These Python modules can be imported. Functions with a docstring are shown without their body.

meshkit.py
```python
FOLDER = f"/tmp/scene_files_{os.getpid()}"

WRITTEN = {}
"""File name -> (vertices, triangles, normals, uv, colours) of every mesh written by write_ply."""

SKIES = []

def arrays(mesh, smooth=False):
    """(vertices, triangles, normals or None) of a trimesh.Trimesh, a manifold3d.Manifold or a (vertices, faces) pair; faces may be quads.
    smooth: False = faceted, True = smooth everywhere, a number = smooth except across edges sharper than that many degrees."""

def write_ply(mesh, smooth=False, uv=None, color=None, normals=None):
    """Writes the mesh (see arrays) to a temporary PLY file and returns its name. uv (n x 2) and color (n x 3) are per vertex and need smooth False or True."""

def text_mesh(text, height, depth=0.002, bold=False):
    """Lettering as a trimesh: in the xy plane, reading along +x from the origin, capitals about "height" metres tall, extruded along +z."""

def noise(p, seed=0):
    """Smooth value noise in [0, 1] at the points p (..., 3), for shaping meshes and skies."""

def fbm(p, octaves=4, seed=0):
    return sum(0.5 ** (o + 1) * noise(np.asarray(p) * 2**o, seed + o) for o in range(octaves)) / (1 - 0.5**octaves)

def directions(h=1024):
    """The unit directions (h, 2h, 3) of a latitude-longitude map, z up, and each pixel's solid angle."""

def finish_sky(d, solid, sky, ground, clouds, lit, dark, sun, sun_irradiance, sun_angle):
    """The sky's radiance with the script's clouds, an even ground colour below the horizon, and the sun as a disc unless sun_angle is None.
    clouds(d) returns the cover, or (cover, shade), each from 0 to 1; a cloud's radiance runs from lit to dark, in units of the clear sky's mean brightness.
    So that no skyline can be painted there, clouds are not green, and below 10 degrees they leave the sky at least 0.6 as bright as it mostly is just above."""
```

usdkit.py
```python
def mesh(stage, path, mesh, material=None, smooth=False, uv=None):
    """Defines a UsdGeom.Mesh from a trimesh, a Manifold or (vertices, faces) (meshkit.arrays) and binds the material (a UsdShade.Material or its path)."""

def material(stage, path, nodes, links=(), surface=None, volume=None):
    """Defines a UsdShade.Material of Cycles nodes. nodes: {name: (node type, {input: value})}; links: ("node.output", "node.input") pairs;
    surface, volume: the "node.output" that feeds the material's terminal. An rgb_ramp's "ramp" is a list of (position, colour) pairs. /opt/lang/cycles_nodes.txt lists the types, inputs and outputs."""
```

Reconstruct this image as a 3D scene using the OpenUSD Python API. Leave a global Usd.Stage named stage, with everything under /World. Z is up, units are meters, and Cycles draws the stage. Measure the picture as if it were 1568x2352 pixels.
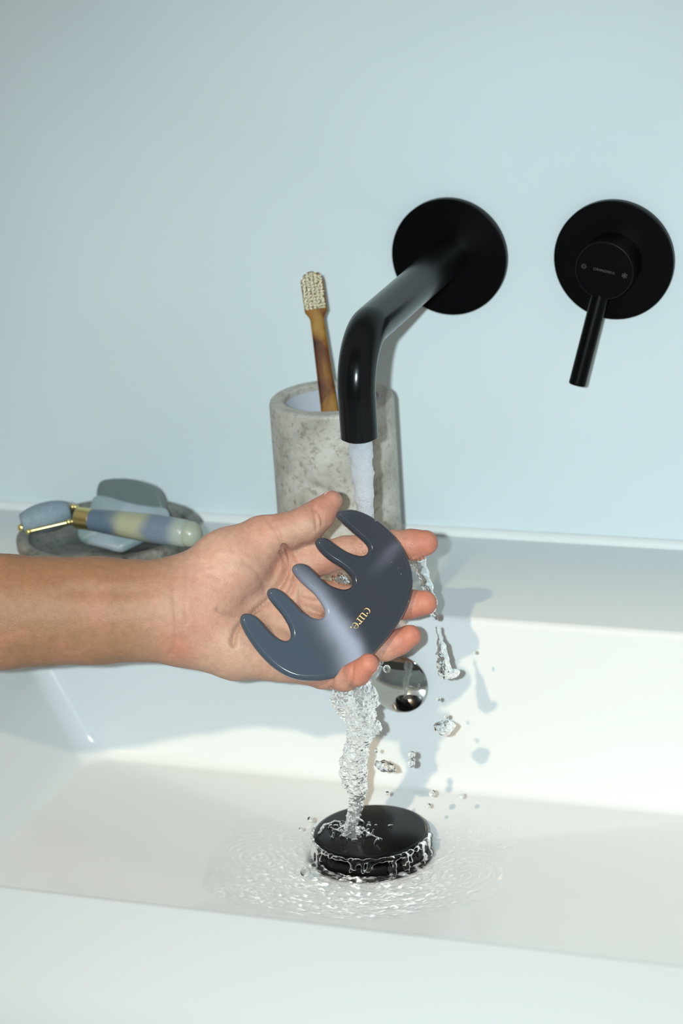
import math, random
import numpy as np, trimesh, usdkit, meshkit, manifold3d
from scipy.spatial import cKDTree
import shapely
from shapely.geometry import Polygon, Point, LineString, box as sbox
from shapely import affinity
from pxr import Usd, UsdGeom, UsdLux, UsdShade, Gf, Sdf, Vt

stage = Usd.Stage.CreateInMemory()
UsdGeom.SetStageUpAxis(stage, UsdGeom.Tokens.z)
UsdGeom.SetStageMetersPerUnit(stage, 1.0)
UsdGeom.Xform.Define(stage, '/World')
rng = np.random.default_rng(7)

# ---------------------------------------------------------------- camera
CX, CY, FPX = 784.0, 1176.0, 5390.44
CAM = np.array([0.4051, -1.3319, 0.3408])
ROT = np.array([[0.9450, 0.3212, -0.0623], [-0.0539, 0.3406, 0.9387], [-0.3227, 0.8836, -0.3391]])
ROT[2] /= np.linalg.norm(ROT[2]); ROT[0] -= ROT[2] * (ROT[0] @ ROT[2]); ROT[0] /= np.linalg.norm(ROT[0]); ROT[1] = np.cross(ROT[0], -ROT[2]) * -1
if ROT[1][2] < 0: ROT[1] *= -1
cam = UsdGeom.Camera.Define(stage, '/World/camera')
cam.AddTransformOp().Set(Gf.Matrix4d(*ROT[0], 0, *ROT[1], 0, *(-ROT[2]), 0, *CAM, 1))
cam.CreateHorizontalApertureAttr(24.0); cam.CreateVerticalApertureAttr(36.0)
cam.CreateFocalLengthAttr(FPX * 24 / 1568)
cam.CreateClippingRangeAttr(Gf.Vec2f(0.02, 60))
cam.CreateFStopAttr(7.5); cam.CreateFocusDistanceAttr(1.28)
cam.CreateExposureAttr(0.0)

# ---------------------------------------------------------------- lights
FLASH_POS = CAM + ROT[0] * -0.062 + ROT[1] * 0.012
fl = UsdLux.SphereLight.Define(stage, '/World/camera_flash')
fl.CreateRadiusAttr(0.009); fl.CreateColorAttr(Gf.Vec3f(0.84, 1.0, 1.065)); fl.CreateIntensityAttr(18600.0)
fl.CreateNormalizeAttr(False)
shp = UsdLux.ShapingAPI.Apply(fl.GetPrim()); shp.CreateShapingConeAngleAttr(26.0); shp.CreateShapingConeSoftnessAttr(1.0)
_z = FLASH_POS - (CAM + np.array([(1040 - CX) / FPX, -(1420 - CY) / FPX, 1.0]) @ ROT * 1.4); _z /= np.linalg.norm(_z); _x = np.cross([0, 0, 1.0], _z); _x /= np.linalg.norm(_x); _y = np.cross(_z, _x)
fl.AddTransformOp().Set(Gf.Matrix4d(*_x, 0, *_y, 0, *_z, 0, *FLASH_POS, 1))
SUN_DIR = np.array([0.05, 0.79, -0.615]); SUN_DIR /= np.linalg.norm(SUN_DIR)
sun = UsdLux.DistantLight.Define(stage, '/World/sun')
sun.CreateAngleAttr(1.7); sun.CreateColorAttr(Gf.Vec3f(1.0, 0.80, 0.54)); sun.CreateIntensityAttr(600.0)
def aim(direction):
    z = -np.asarray(direction, float); z /= np.linalg.norm(z)
    x = np.cross([0, 0, 1.0], z); x /= np.linalg.norm(x); y = np.cross(z, x)
    return Gf.Matrix4d(*x, 0, *y, 0, *z, 0, 0, 0, 0, 1)
sun.AddTransformOp().Set(aim(SUN_DIR))
sky = UsdLux.DomeLight.Define(stage, '/World/sky')
sky.CreateIntensityAttr(0.11); sky.CreateColorAttr(Gf.Vec3f(0.96, 0.98, 0.97))

# ---------------------------------------------------------------- helpers
def W(px, py, depth):
    """World point seen at pixel (px, py) at the given depth along the camera axis."""
    return CAM + np.array([(px - CX) / FPX, -(py - CY) / FPX, 1.0]) @ ROT * depth
def on(px, py, axis, val):
    d = np.array([(px - CX) / FPX, -(py - CY) / FPX, 1.0]) @ ROT
    return CAM + d * (val - CAM[axis]) / d[axis]
def depth_of(p): return (np.asarray(p) - CAM) @ ROT[2]
def project(p):
    q = (np.atleast_2d(p) - CAM) @ ROT.T
    return np.c_[CX + FPX * q[:, 0] / q[:, 2], CY - FPX * q[:, 1] / q[:, 2]]
_used = {}
def numbered(parent, name):
    k = _used.get((parent, name), 0); _used[(parent, name)] = k + 1
    return name if k == 0 else f'{name}_{k:03d}'
def tag(prim, label=None, cat=None, group=None, kind=None):
    for k, v in (('label', label), ('category', cat), ('group', group), ('kind', kind)):
        if v: prim.SetCustomDataByKey(k, v)
    return prim
def S(srgb):
    c = np.asarray(srgb, float) / 255.0
    return np.where(c <= 0.04045, c / 12.92, ((c + 0.055) / 1.055) ** 2.4)
def as_mesh(m):
    v, f, _ = meshkit.arrays(m, False); return np.array(v), np.array(f)
class Thing:
    def __init__(s, name, label, cat, loc, group=None):
        s.path = '/World/' + numbered('/World', name); s.loc = np.asarray(loc, float)
        x = UsdGeom.Xform.Define(stage, s.path); x.AddTranslateOp().Set(Gf.Vec3d(*map(float, loc)))
        s.prim = tag(x.GetPrim(), label, cat, group)
def color_primvar(m, col):
    UsdGeom.PrimvarsAPI(m).CreatePrimvar('albedo', Sdf.ValueTypeNames.Color3fArray, 'vertex').Set(Vt.Vec3fArray.FromNumpy(np.asarray(col, np.float32)))
def part(name, mesh, mat, parent, smooth=30, label=None, kind=None, color=None):
    """One Mesh prim; parent is a Thing, a path of a part, or None for the top level. Vertices are given in world space."""
    v, f = as_mesh(mesh)
    tri = v[f]; closed = len(np.unique(np.sort(np.vstack([f[:, [0, 1]], f[:, [1, 2]], f[:, [2, 0]]]), 1), axis=0)) * 2 == len(f) * 3
    if closed and np.einsum('ij,ij->i', tri[:, 0] - v.mean(0), np.cross(tri[:, 1] - v.mean(0), tri[:, 2] - v.mean(0))).sum() < 0: f = f[:, ::-1]
    base = parent.path if isinstance(parent, Thing) else (parent[0] if parent else '/World')
    loc = parent.loc if isinstance(parent, Thing) else (parent[1] if parent else np.zeros(3))
    path = base + '/' + numbered(base, name)
    m = usdkit.mesh(stage, path, (v - loc, f), mat, smooth=True if color is not None else smooth)
    if color is not None: color_primvar(m, color)
    tag(m.GetPrim(), label, None, None, kind)
    return (path, loc)
def solo(name, mesh, mat, label, cat, smooth=30, group=None, kind=None, color=None):
    p = part(name, mesh, mat, None, smooth, None, None, color)
    return tag(stage.GetPrimAtPath(p[0]), label, cat, group, kind)
MAT = {}
def material(name, nodes, links=(), surface='p.BSDF'):
    MAT[name] = usdkit.material(stage, '/World/Looks/' + name, nodes, links, surface=surface); return MAT[name]
def frame(d):
    d = np.asarray(d, float) / np.linalg.norm(d)
    a = np.cross(d, [0, 0, 1.0] if abs(d[2]) < .9 else [1.0, 0, 0]); a /= np.linalg.norm(a)
    return np.array([a, np.cross(d, a), d])      # rows: u, v, axis
def lathe(profile, origin=(0, 0, 0), axis=(0, 0, 1), n=96):
    """profile: (radius, height) pairs from bottom centre round to the top; closed at radius 0."""
    pr = np.asarray(profile, float); k = len(pr); t = np.arange(n) / n * 2 * np.pi; B = frame(axis)
    v = (pr[:, 0][:, None, None] * (np.cos(t)[None, :, None] * B[0] + np.sin(t)[None, :, None] * B[1]) + pr[:, 1][:, None, None] * B[2]).reshape(-1, 3) + np.asarray(origin, float)
    f = []
    for i in range(k - 1):
        a = i * n + np.arange(n); b = i * n + (np.arange(n) + 1) % n
        f += [np.c_[a, b, b + n], np.c_[a, b + n, a + n]]
    m = trimesh.Trimesh(v, np.vstack(f), process=True); m.merge_vertices(); m.update_faces(m.nondegenerate_faces()); m.fix_normals()
    return m
def tube(path, radii, n=32, cap=True):
    p = np.asarray(path, float); r = np.broadcast_to(np.asarray(radii, float), (len(p),)); t = np.arange(n) / n * 2 * np.pi
    tan = np.gradient(p, axis=0); tan /= np.linalg.norm(tan, axis=1)[:, None]
    u = frame(tan[0])[0]; rings = []
    for i in range(len(p)):
        u = u - tan[i] * (u @ tan[i]); u /= np.linalg.norm(u); w = np.cross(tan[i], u)
        rings.append(p[i] + r[i] * (np.cos(t)[:, None] * u + np.sin(t)[:, None] * w))
    v = np.vstack(rings); f = []
    for i in range(len(p) - 1):
        a = i * n + np.arange(n); b = i * n + (np.arange(n) + 1) % n
        f += [np.c_[a, b, b + n], np.c_[a, b + n, a + n]]
    if cap:
        c = len(v); v = np.vstack([v, p[0], p[-1]]); e = (len(p) - 1) * n; k = np.arange(n)
        f += [np.c_[(k + 1) % n, k, np.full(n, c)], np.c_[e + k, e + (k + 1) % n, np.full(n, c + 1)]]
    m = trimesh.Trimesh(v, np.vstack(f), process=False); m.fix_normals(); return m
def bar(a, b, ra, rb=None, n=24): return tube([a, b], [ra, ra if rb is None else rb], n)
def rounded_box(size, r, centre=(0, 0, 0), n=12):
    h = np.asarray(size) / 2 - r
    s = [manifold3d.Manifold.sphere(r, n).translate((x * h[0], y * h[1], z * h[2])) for x in (-1, 1) for y in (-1, 1) for z in (-1, 1)]
    return manifold3d.Manifold.batch_hull(s).translate(tuple(map(float, centre)))
def merge(ms): return trimesh.util.concatenate([trimesh.Trimesh(*as_mesh(m), process=False) for m in ms])
def chaikin(p, n=2, closed=True):
    p = np.asarray(p, float)
    for _ in range(n):
        q = np.roll(p, -1, 0) if closed else p[1:]
        a = p if closed else p[:-1]
        new = np.stack([.75 * a + .25 * q, .25 * a + .75 * q], 1).reshape(-1, p.shape[1])
        p = new if closed else np.vstack([p[:1], new, p[-1:]])
    return p
def spline(pts, n=60):
    from scipy.interpolate import CubicSpline
    pts = np.asarray(pts, float); s = np.r_[0, np.cumsum(np.linalg.norm(np.diff(pts, axis=0), axis=1))]
    return CubicSpline(s, pts)(np.linspace(0, s[-1], n))

# signed-distance modelling
def grid(lo, hi, h):
    ax = [np.arange(lo[k], hi[k] + h, h, dtype=np.float32) for k in range(3)]
    return ax, np.stack(np.meshgrid(*ax, indexing='ij'), -1)
def cone(P, a, b, r1, r2, sz=1.0, zc=None):
    """Distance to a round cone from a (radius r1) to b (radius r2); sz squashes it along the third axis."""
    a = np.asarray(a, np.float32); b = np.asarray(b, np.float32)
    if sz != 1.0:
        P = P.copy(); z0 = a[2]; P[..., 2] = z0 + (P[..., 2] - z0) / sz; b = b.copy(); b[2] = z0 + (b[2] - z0) / sz
    ba = b - a; l2 = float(ba @ ba); rr = r1 - r2; a2 = l2 - rr * rr; il2 = 1.0 / l2
    pa = P - a; y = pa @ ba; z = y - l2
    x2 = np.maximum(((pa * l2 - y[..., None] * ba) ** 2).sum(-1), 0); y2 = y * y * l2; z2 = z * z * l2
    k = math.copysign(1, rr) * rr * rr * x2
    d = (np.sqrt(x2 * a2 * il2) + y * rr) * il2 - r1
    m1 = np.sign(z) * a2 * z2 > k; m2 = np.sign(y) * a2 * y2 < k
    d = np.where(m2, np.sqrt(x2 + y2) * il2 - r1, d); d = np.where(m1, np.sqrt(x2 + z2) * il2 - r2, d)
    return d.astype(np.float32)
def smin(a, b, k):
    h = np.maximum(k - np.abs(a - b), 0) / k; return np.minimum(a, b) - h * h * k * .25
def surface_nets(F, ax):
    """Isosurface F = 0 of a field on a regular grid as (vertices, triangles), one vertex per crossed cell."""
    n = np.array(F.shape); ins = F < 0; h = ax[0][1] - ax[0][0]; o = np.array([a[0] for a in ax])
    cnt = np.zeros(n - 1, np.int8); acc = np.zeros((*(n - 1), 3), np.float32)
    corners = [(i, j, k) for i in (0, 1) for j in (0, 1) for k in (0, 1)]
    sl = lambda c: tuple(slice(c[q], n[q] - 1 + c[q]) for q in range(3))
    tot = sum(ins[sl(c)].astype(np.int8) for c in corners)
    cell = np.argwhere((tot > 0) & (tot < 8)); vid = np.full(n - 1, -1, np.int64); vid[tuple(cell.T)] = np.arange(len(cell))
    s = np.zeros((len(cell), 3)); c_ = np.zeros(len(cell))
    for a in corners:
        for q in range(3):
            if a[q]: continue
            b = list(a); b[q] = 1
            fa = F[tuple((cell + a).T)].astype(float); fb = F[tuple((cell + b).T)].astype(float); x = (fa < 0) != (fb < 0)
            t = np.where(x, fa / np.where(x, fa - fb, 1), 0); p = np.array(a, float)[None].repeat(len(cell), 0); p[:, q] = t
            s[x] += p[x]; c_[x] += 1
    v = o + (cell + s / c_[:, None]) * h; faces = []
    for q in range(3):
        u, w = (q + 1) % 3, (q + 2) % 3
        A = [slice(None)] * 3; B = [slice(None)] * 3; A[q] = slice(0, n[q] - 1); B[q] = slice(1, n[q])
        x = ins[tuple(A)] != ins[tuple(B)]; e = np.argwhere(x)
        e = e[(e[:, u] > 0) & (e[:, w] > 0) & (e[:, u] < n[u] - 1) & (e[:, w] < n[w] - 1)]
        d = np.zeros(3, int); g = []
        for du, dw in ((1, 1), (0, 1), (0, 0), (1, 0)):
            r = e.copy(); r[:, u] -= du; r[:, w] -= dw; g.append(vid[tuple(r.T)])
        g = np.stack(g, 1); flip = ~ins[tuple(e.T)]; g[flip] = g[flip][:, ::-1]
        faces += [g[:, [0, 1, 2]], g[:, [0, 2, 3]]]
    return v, np.vstack(faces)
def relax(v, f, it=3, lam=.5):
    from scipy.sparse import coo_matrix, diags
    e = np.vstack([f[:, [0, 1]], f[:, [1, 2]], f[:, [2, 0]]]); e = np.unique(np.sort(e, 1), axis=0); n = len(v)
    A = coo_matrix((np.ones(len(e) * 2), (np.r_[e[:, 0], e[:, 1]], np.r_[e[:, 1], e[:, 0]])), (n, n)).tocsr()
    A = diags(1.0 / np.maximum(np.asarray(A.sum(1)).ravel(), 1)) @ A
    for _ in range(it):
        for w in (lam, -(lam + .03)): v = v + w * (A @ v - v)
    return v, f
def cam_to_world(v): return CAM + v @ ROT
def K(px, py, depth):
    """Camera-frame point (right, up, forward) of a pixel at a depth."""
    return np.array([(px - CX) / FPX * depth, -(py - CY) / FPX * depth, depth])

# ---------------------------------------------------------------- materials
def plain(name, srgb, rough=.5, **kw):
    return material(name, {'p': ('principled_bsdf', {'base_color': S(srgb), 'roughness': rough, **kw})})
material('wall_paint', {'g': ('geometry', {}), 'n': ('noise_texture', {'scale': 420.0, 'detail': 3.0}), 'b': ('bump', {'strength': .06, 'distance': .0006}),
    'm': ('noise_texture', {'scale': 5.0, 'detail': 2.0}), 'r': ('rgb_ramp', {'ramp': [(0.3, S((218, 228, 228))), (0.7, S((224, 234, 234)))]}),
    'p': ('principled_bsdf', {'roughness': .42, 'specular_ior_level': .3})},
    [('g.position', 'n.vector'), ('g.position', 'm.vector'), ('m.fac', 'r.fac'), ('r.color', 'p.base_color'), ('n.fac', 'b.height'), ('b.normal', 'p.normal')])
plain('room_paint', (120, 116, 108), .8)
plain('ceramic', (211, 215, 215), .16, specular_ior_level=.45)
plain('sealant', (236, 238, 234), .35)
material('matte_black', {'g': ('geometry', {}), 'n': ('noise_texture', {'scale': 900.0, 'detail': 2.0}), 'b': ('bump', {'strength': .03, 'distance': .0003}),
    'p': ('principled_bsdf', {'base_color': (.004, .0045, .005), 'roughness': .2, 'specular_ior_level': .26})},
    [('g.position', 'n.vector'), ('n.fac', 'b.height'), ('b.normal', 'p.normal')])
plain('plate_black', (5, 5, 6), .36, specular_ior_level=.1)
plain('drain_black', (6, 6, 6), .14, specular_ior_level=.32)
plain('mark_grey', (74, 68, 66), .5)
plain('chrome', (190, 195, 194), .03, metallic=1.0)
plain('gold', (222, 206, 140), .28, metallic=1.0)
plain('gold_foil', (204, 170, 108), .5, metallic=.3)
plain('outlet_dark', (20, 21, 22), .5)
def stone(name, cols, rough=.45, s=1.0, vein=.6):
    material(name, {'g': ('geometry', {}), 'n1': ('noise_texture', {'scale': 38.0 * s, 'detail': 6.0, 'roughness': .62, 'distortion': .6}),
        'n2': ('noise_texture', {'scale': 240.0 * s, 'detail': 4.0, 'roughness': .7}), 'n3': ('noise_texture', {'scale': 16.0 * s, 'detail': 5.0, 'distortion': 2.2, 'roughness': .6}),
        'r1': ('rgb_ramp', {'ramp': [(0.3, S(cols[0])), (0.45, S(cols[1])), (0.62, S(cols[2]))]}),
        'r2': ('rgb_ramp', {'ramp': [(0.32, (.42, .38, .33)), (0.47, (1, 1, 1)), (1, (1.0, 1.0, 1.0))]}),
        'r3': ('rgb_ramp', {'ramp': [(0.46, (1, 1, 1)), (0.495, (.68, .62, .58)), (0.53, (1, 1, 1))]}),
        'm1': ('mix', {'mix_type': 'multiply', 'fac': .7}), 'm2': ('mix', {'mix_type': 'multiply', 'fac': vein}), 'b': ('bump', {'strength': .1, 'distance': .0006}),
        'p': ('principled_bsdf', {'roughness': rough, 'specular_ior_level': .4})},
        [('g.position', 'n1.vector'), ('g.position', 'n2.vector'), ('g.position', 'n3.vector'), ('n1.fac', 'r1.fac'), ('n2.fac', 'r2.fac'), ('n3.fac', 'r3.fac'),
         ('r1.color', 'm1.color1'), ('r2.color', 'm1.color2'), ('m1.color', 'm2.color1'), ('r3.color', 'm2.color2'), ('m2.color', 'p.base_color'), ('n2.fac', 'b.height'), ('b.normal', 'p.normal')])
stone('travertine', [(156, 149, 135), (184, 178, 165), (204, 199, 187)], .42, 1.0, .25)
stone('grey_marble', [(78, 80, 76), (108, 110, 104), (140, 141, 134)], .45, 1.0, .6)
plain('cup_lining', (206, 209, 216), .35)
material('tortoiseshell', {'g': ('geometry', {}), 'mp': ('mapping', {'scale': (1.0, 1.0, .62)}), 'n': ('noise_texture', {'scale': 62.0, 'detail': 3.0, 'roughness': .45, 'distortion': .5}),
    'r': ('rgb_ramp', {'ramp': [(0.33, S((64, 28, 8))), (0.44, S((104, 56, 12))), (0.53, S((146, 98, 26))), (0.70, S((168, 128, 56)))]}),
    'p': ('principled_bsdf', {'roughness': .5, 'specular_ior_level': .18})},
    [('g.position', 'mp.vector'), ('mp.vector', 'n.vector'), ('n.fac', 'r.fac'), ('r.color', 'p.base_color')])
plain('bristle', (240, 228, 192), .6)
def vertex_coloured(name, noise_scale, amount, rough, bump=0.0, bump_scale=900.0, **kw):
    material(name, {'a': ('attribute', {'attribute': 'albedo'}), 'g': ('geometry', {}), 'n': ('noise_texture', {'scale': noise_scale, 'detail': 4.0, 'roughness': .6}),
        'r': ('rgb_ramp', {'ramp': [(0.25, (1 - amount,) * 3), (0.75, (1.0, 1.0, 1.0))]}), 'm': ('mix', {'mix_type': 'multiply', 'fac': 1.0}),
        'n2': ('voronoi_texture', {'scale': bump_scale, 'feature': 'distance_to_edge'}), 'b': ('bump', {'strength': bump, 'distance': .0004}),
        'p': ('principled_bsdf', {'roughness': rough, **kw})},
        [('g.position', 'n.vector'), ('g.position', 'n2.vector'), ('n.fac', 'r.fac'), ('a.color', 'm.color1'), ('r.color', 'm.color2'), ('m.color', 'p.base_color'),
         ('n2.distance', 'b.height'), ('b.normal', 'p.normal')])
vertex_coloured('skin', 300.0, .2, .5, .4, 700.0, specular_ior_level=.28, subsurface_weight=.12, subsurface_scale=.0025, subsurface_radius=(1.0, .35, .2))
vertex_coloured('acetate', 30.0, .05, .12, 0.0, specular_ior_level=.5)
vertex_coloured('matte_agate', 500.0, .25, .62, .3, 1200.0, specular_ior_level=.25)
vertex_coloured('agate', 40.0, .08, .3, 0.0, specular_ior_level=.5)
plain('nail', (226, 176, 158), .25)
material('water', {'p': ('glass_bsdf', {'color': (.985, .99, .99), 'IOR': 1.333, 'roughness': 0.0})})
material('frothy_water', {'g': ('geometry', {}), 'n': ('voronoi_texture', {'scale': 1500.0}), 'b': ('bump', {'strength': .9, 'distance': .0005}),
    'gl': ('glass_bsdf', {'color': (.98, .985, .99), 'IOR': 1.333, 'roughness': .04}), 'd': ('translucent_bsdf', {'color': (.86, .88, .93)}), 'e': ('diffuse_bsdf', {'color': (.88, .90, .95)}),
    'de': ('mix_closure', {'fac': .55}), 'p': ('mix_closure', {'fac': .62})},
    [('g.position', 'n.vector'), ('n.distance', 'b.height'), ('b.normal', 'gl.normal'), ('b.normal', 'e.normal'), ('d.BSDF', 'de.closure1'), ('e.BSDF', 'de.closure2'), ('gl.BSDF', 'p.closure1'), ('de.closure', 'p.closure2')], surface='p.closure')
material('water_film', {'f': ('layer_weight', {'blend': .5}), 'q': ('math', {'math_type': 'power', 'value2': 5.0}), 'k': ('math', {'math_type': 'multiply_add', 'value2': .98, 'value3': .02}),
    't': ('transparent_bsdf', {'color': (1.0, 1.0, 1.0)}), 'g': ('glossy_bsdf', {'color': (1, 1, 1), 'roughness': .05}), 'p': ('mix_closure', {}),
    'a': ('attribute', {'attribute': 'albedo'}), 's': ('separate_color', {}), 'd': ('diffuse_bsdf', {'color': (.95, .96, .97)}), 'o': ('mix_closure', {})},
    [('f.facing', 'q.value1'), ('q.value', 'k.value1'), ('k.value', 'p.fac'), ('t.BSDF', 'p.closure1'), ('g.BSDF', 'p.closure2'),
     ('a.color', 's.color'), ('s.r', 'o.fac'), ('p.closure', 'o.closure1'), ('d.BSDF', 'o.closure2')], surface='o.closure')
material('bead_water', {'f': ('layer_weight', {'blend': .5}), 'q': ('math', {'math_type': 'power', 'value2': 5.0}), 'k': ('math', {'math_type': 'multiply_add', 'value2': .96, 'value3': .04}),
    't': ('transparent_bsdf', {'color': (.97, .97, .97)}), 'g': ('glossy_bsdf', {'color': (1, 1, 1), 'roughness': .12}), 'p': ('mix_closure', {})},
    [('f.facing', 'q.value1'), ('q.value', 'k.value1'), ('k.value', 'p.fac'), ('t.BSDF', 'p.closure1'), ('g.BSDF', 'p.closure2')], surface='p.closure')
material('lively_water', {'gl': ('glass_bsdf', {'color': (.985, .99, .99), 'IOR': 1.333, 'roughness': 0.0}), 'e': ('diffuse_bsdf', {'color': (.90, .92, .94)}), 'p': ('mix_closure', {'fac': .12})},
    [('gl.BSDF', 'p.closure1'), ('e.BSDF', 'p.closure2')], surface='p.closure')

# ---------------------------------------------------------------- the setting
def slab(lo, hi): 
    lo, hi = np.array(lo, float), np.array(hi, float); m = trimesh.creation.box(hi - lo); m.apply_translation((lo + hi) / 2); return m
def structure(name, mesh, mat): return tag(stage.GetPrimAtPath(part(name, mesh, mat, None, False)[0]), kind='structure')
structure('wall_back', slab((-1.6, 0, -.95), (1.6, .1, 1.5)), MAT['wall_paint'])
# unseen wall added behind the camera; its opening is cut to shape the sunlight
WY, WTOP, WSILL = -1.95, 1.375, .870
front = manifold3d.Manifold.cube((3.2, .12, 4.2)).translate((-1.6, WY - .12, -.95)) - manifold3d.Manifold.cube((2.2, .4, WTOP - WSILL)).translate((-1.1, WY - .3, WSILL))
structure('added_wall_front', front, MAT['room_paint'])

# ---------------------------------------------------------------- washbasin
ZL = -.1806
sink = Thing('washbasin', 'wide white ceramic washbasin with a back ledge, under the black wall tap', 'washbasin', (0, -.3, -.36))
def rr_ring(xl, xr, yf, yb, rc, z, nc=10, ns=26):
    out = []
    cs = [(xr - rc, yb - rc, 0), (xl + rc, yb - rc, 90), (xl + rc, yf + rc, 180), (xr - rc, yf + rc, 270)]
    for i, (cx, cy, a0) in enumerate(cs):
        a = np.radians(a0 + np.linspace(0, 90, nc)); arc = np.c_[cx + rc * np.cos(a), cy + rc * np.sin(a)]
        nx = cs[(i + 1) % 4]; b = np.radians(a0 + 90); nxt = np.array([nx[0] + rc * np.cos(b), nx[1] + rc * np.sin(b)])
        t = np.linspace(0, 1, ns + 1)[1:-1, None]; out += [arc, arc[-1] * (1 - t) + nxt * t]
    p = np.vstack(out); return np.c_[p, np.full(len(p), z)]
def basin_rings():
    rings = []
    OX, OF = .47, -.60
    for z, ins in ((-.36, .03), (-.30, .012), (-.20, .003)): rings.append(rr_ring(-OX + ins, OX - ins, OF + ins, 0.0, .02, z))
    for a in np.linspace(0, 90, 5): r = .006; rings.append(rr_ring(-OX + r * (1 - math.cos(math.radians(a))), OX - r * (1 - math.cos(math.radians(a))), OF + r * (1 - math.cos(math.radians(a))), 0.0, .018, ZL - r * (1 - math.sin(math.radians(a)))))
    xl, xr, yf, yb = -.262, .262, -.478, -.1336
    for a in np.linspace(90, 0, 7):
        r = .0045; s = r * (1 - math.cos(math.radians(a))) - r
        o = r - r * math.cos(math.radians(a)) 
        off = r * (1 - math.cos(math.radians(90 - a)))          # how far still outside the opening
        off = r * math.sin(math.radians(a)) * 0 + r * (1 - math.cos(math.radians(a))) if False else r - r * math.cos(math.radians(a))
        rings.append(rr_ring(xl - off, xr + off, yf - off, yb + off, .014 + off, ZL - r * (1 - math.sin(math.radians(a)))))
    # wall down to the floor: straight draft, then a fillet
    xl2, xr2, yf2, yb2, zf = -.205, .205, -.452, -.1445, -.2855
    top = np.array([xl, xr, yf, yb]); bot = np.array([xl2, xr2, yf2, yb2]); z0 = ZL - .0045; H = zf - z0; R = .007
    for t in np.linspace(0.05, .86, 9): rings.append(rr_ring(*(top + (bot - top) * t), .014, z0 + H * t))
    e = top + (bot - top) * .86; inward = np.array([1, -1, 1, -1]) * 1.0
    for a in np.linspace(0, 1, 7)[1:]:
        s = math.sin(a * math.pi / 2); c = 1 - math.cos(a * math.pi / 2)
        rings.append(rr_ring(*(e + (bot - top) * .14 * s * .8 + inward * R * c), .014 + .003 * c, z0 + H * (.86 + .14 * s)))
    last = rings[-1]; ctr = np.array([0, -.2114]); a = np.arctan2(last[:, 1] - ctr[1], last[:, 0] - ctr[0])
    for t in np.linspace(0, 1, 13)[1:]:
        circ = np.c_[ctr[0] + .040 * np.cos(a), ctr[1] + .040 * np.sin(a)]
        rings.append(np.c_[last[:, :2] * (1 - t) + circ * t, np.full(len(last), zf - .0085 * t ** 1.4)])
    for r, z in ((.037, -.2945), (.0345, -.297), (.033, -.302), (.031, -.33)): rings.append(np.c_[ctr[0] + r * np.cos(a), ctr[1] + r * np.sin(a), np.full(len(last), z)])
    return rings
rings = basin_rings(); n_ = len(rings[0]); v_ = np.vstack(rings); f_ = []
for i in range(len(rings) - 1):
    a = i * n_ + np.arange(n_); b = i * n_ + (np.arange(n_) + 1) % n_; f_ += [np.c_[a, b, b + n_], np.c_[a, b + n_, a + n_]]
for k_, c_ in ((0, (0, -.3, -.36)), (len(rings) - 1, (0, -.2114, -.33))):
    ci = len(v_); v_ = np.vstack([v_, c_]); a = k_ * n_ + np.arange(n_); b = k_ * n_ + (np.arange(n_) + 1) % n_
    f_.append(np.c_[b, a, np.full(n_, ci)] if k_ == 0 else np.c_[a, b, np.full(n_, ci)])
bm = trimesh.Trimesh(v_, np.vstack(f_), process=False)
if bm.volume < 0: bm.invert()
part('basin', bm, MAT['ceramic'], sink, 40)
sb = tube([(-.47, -.0015, ZL + .001), (.47, -.0015, ZL + .001)], .004, 16)
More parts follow.
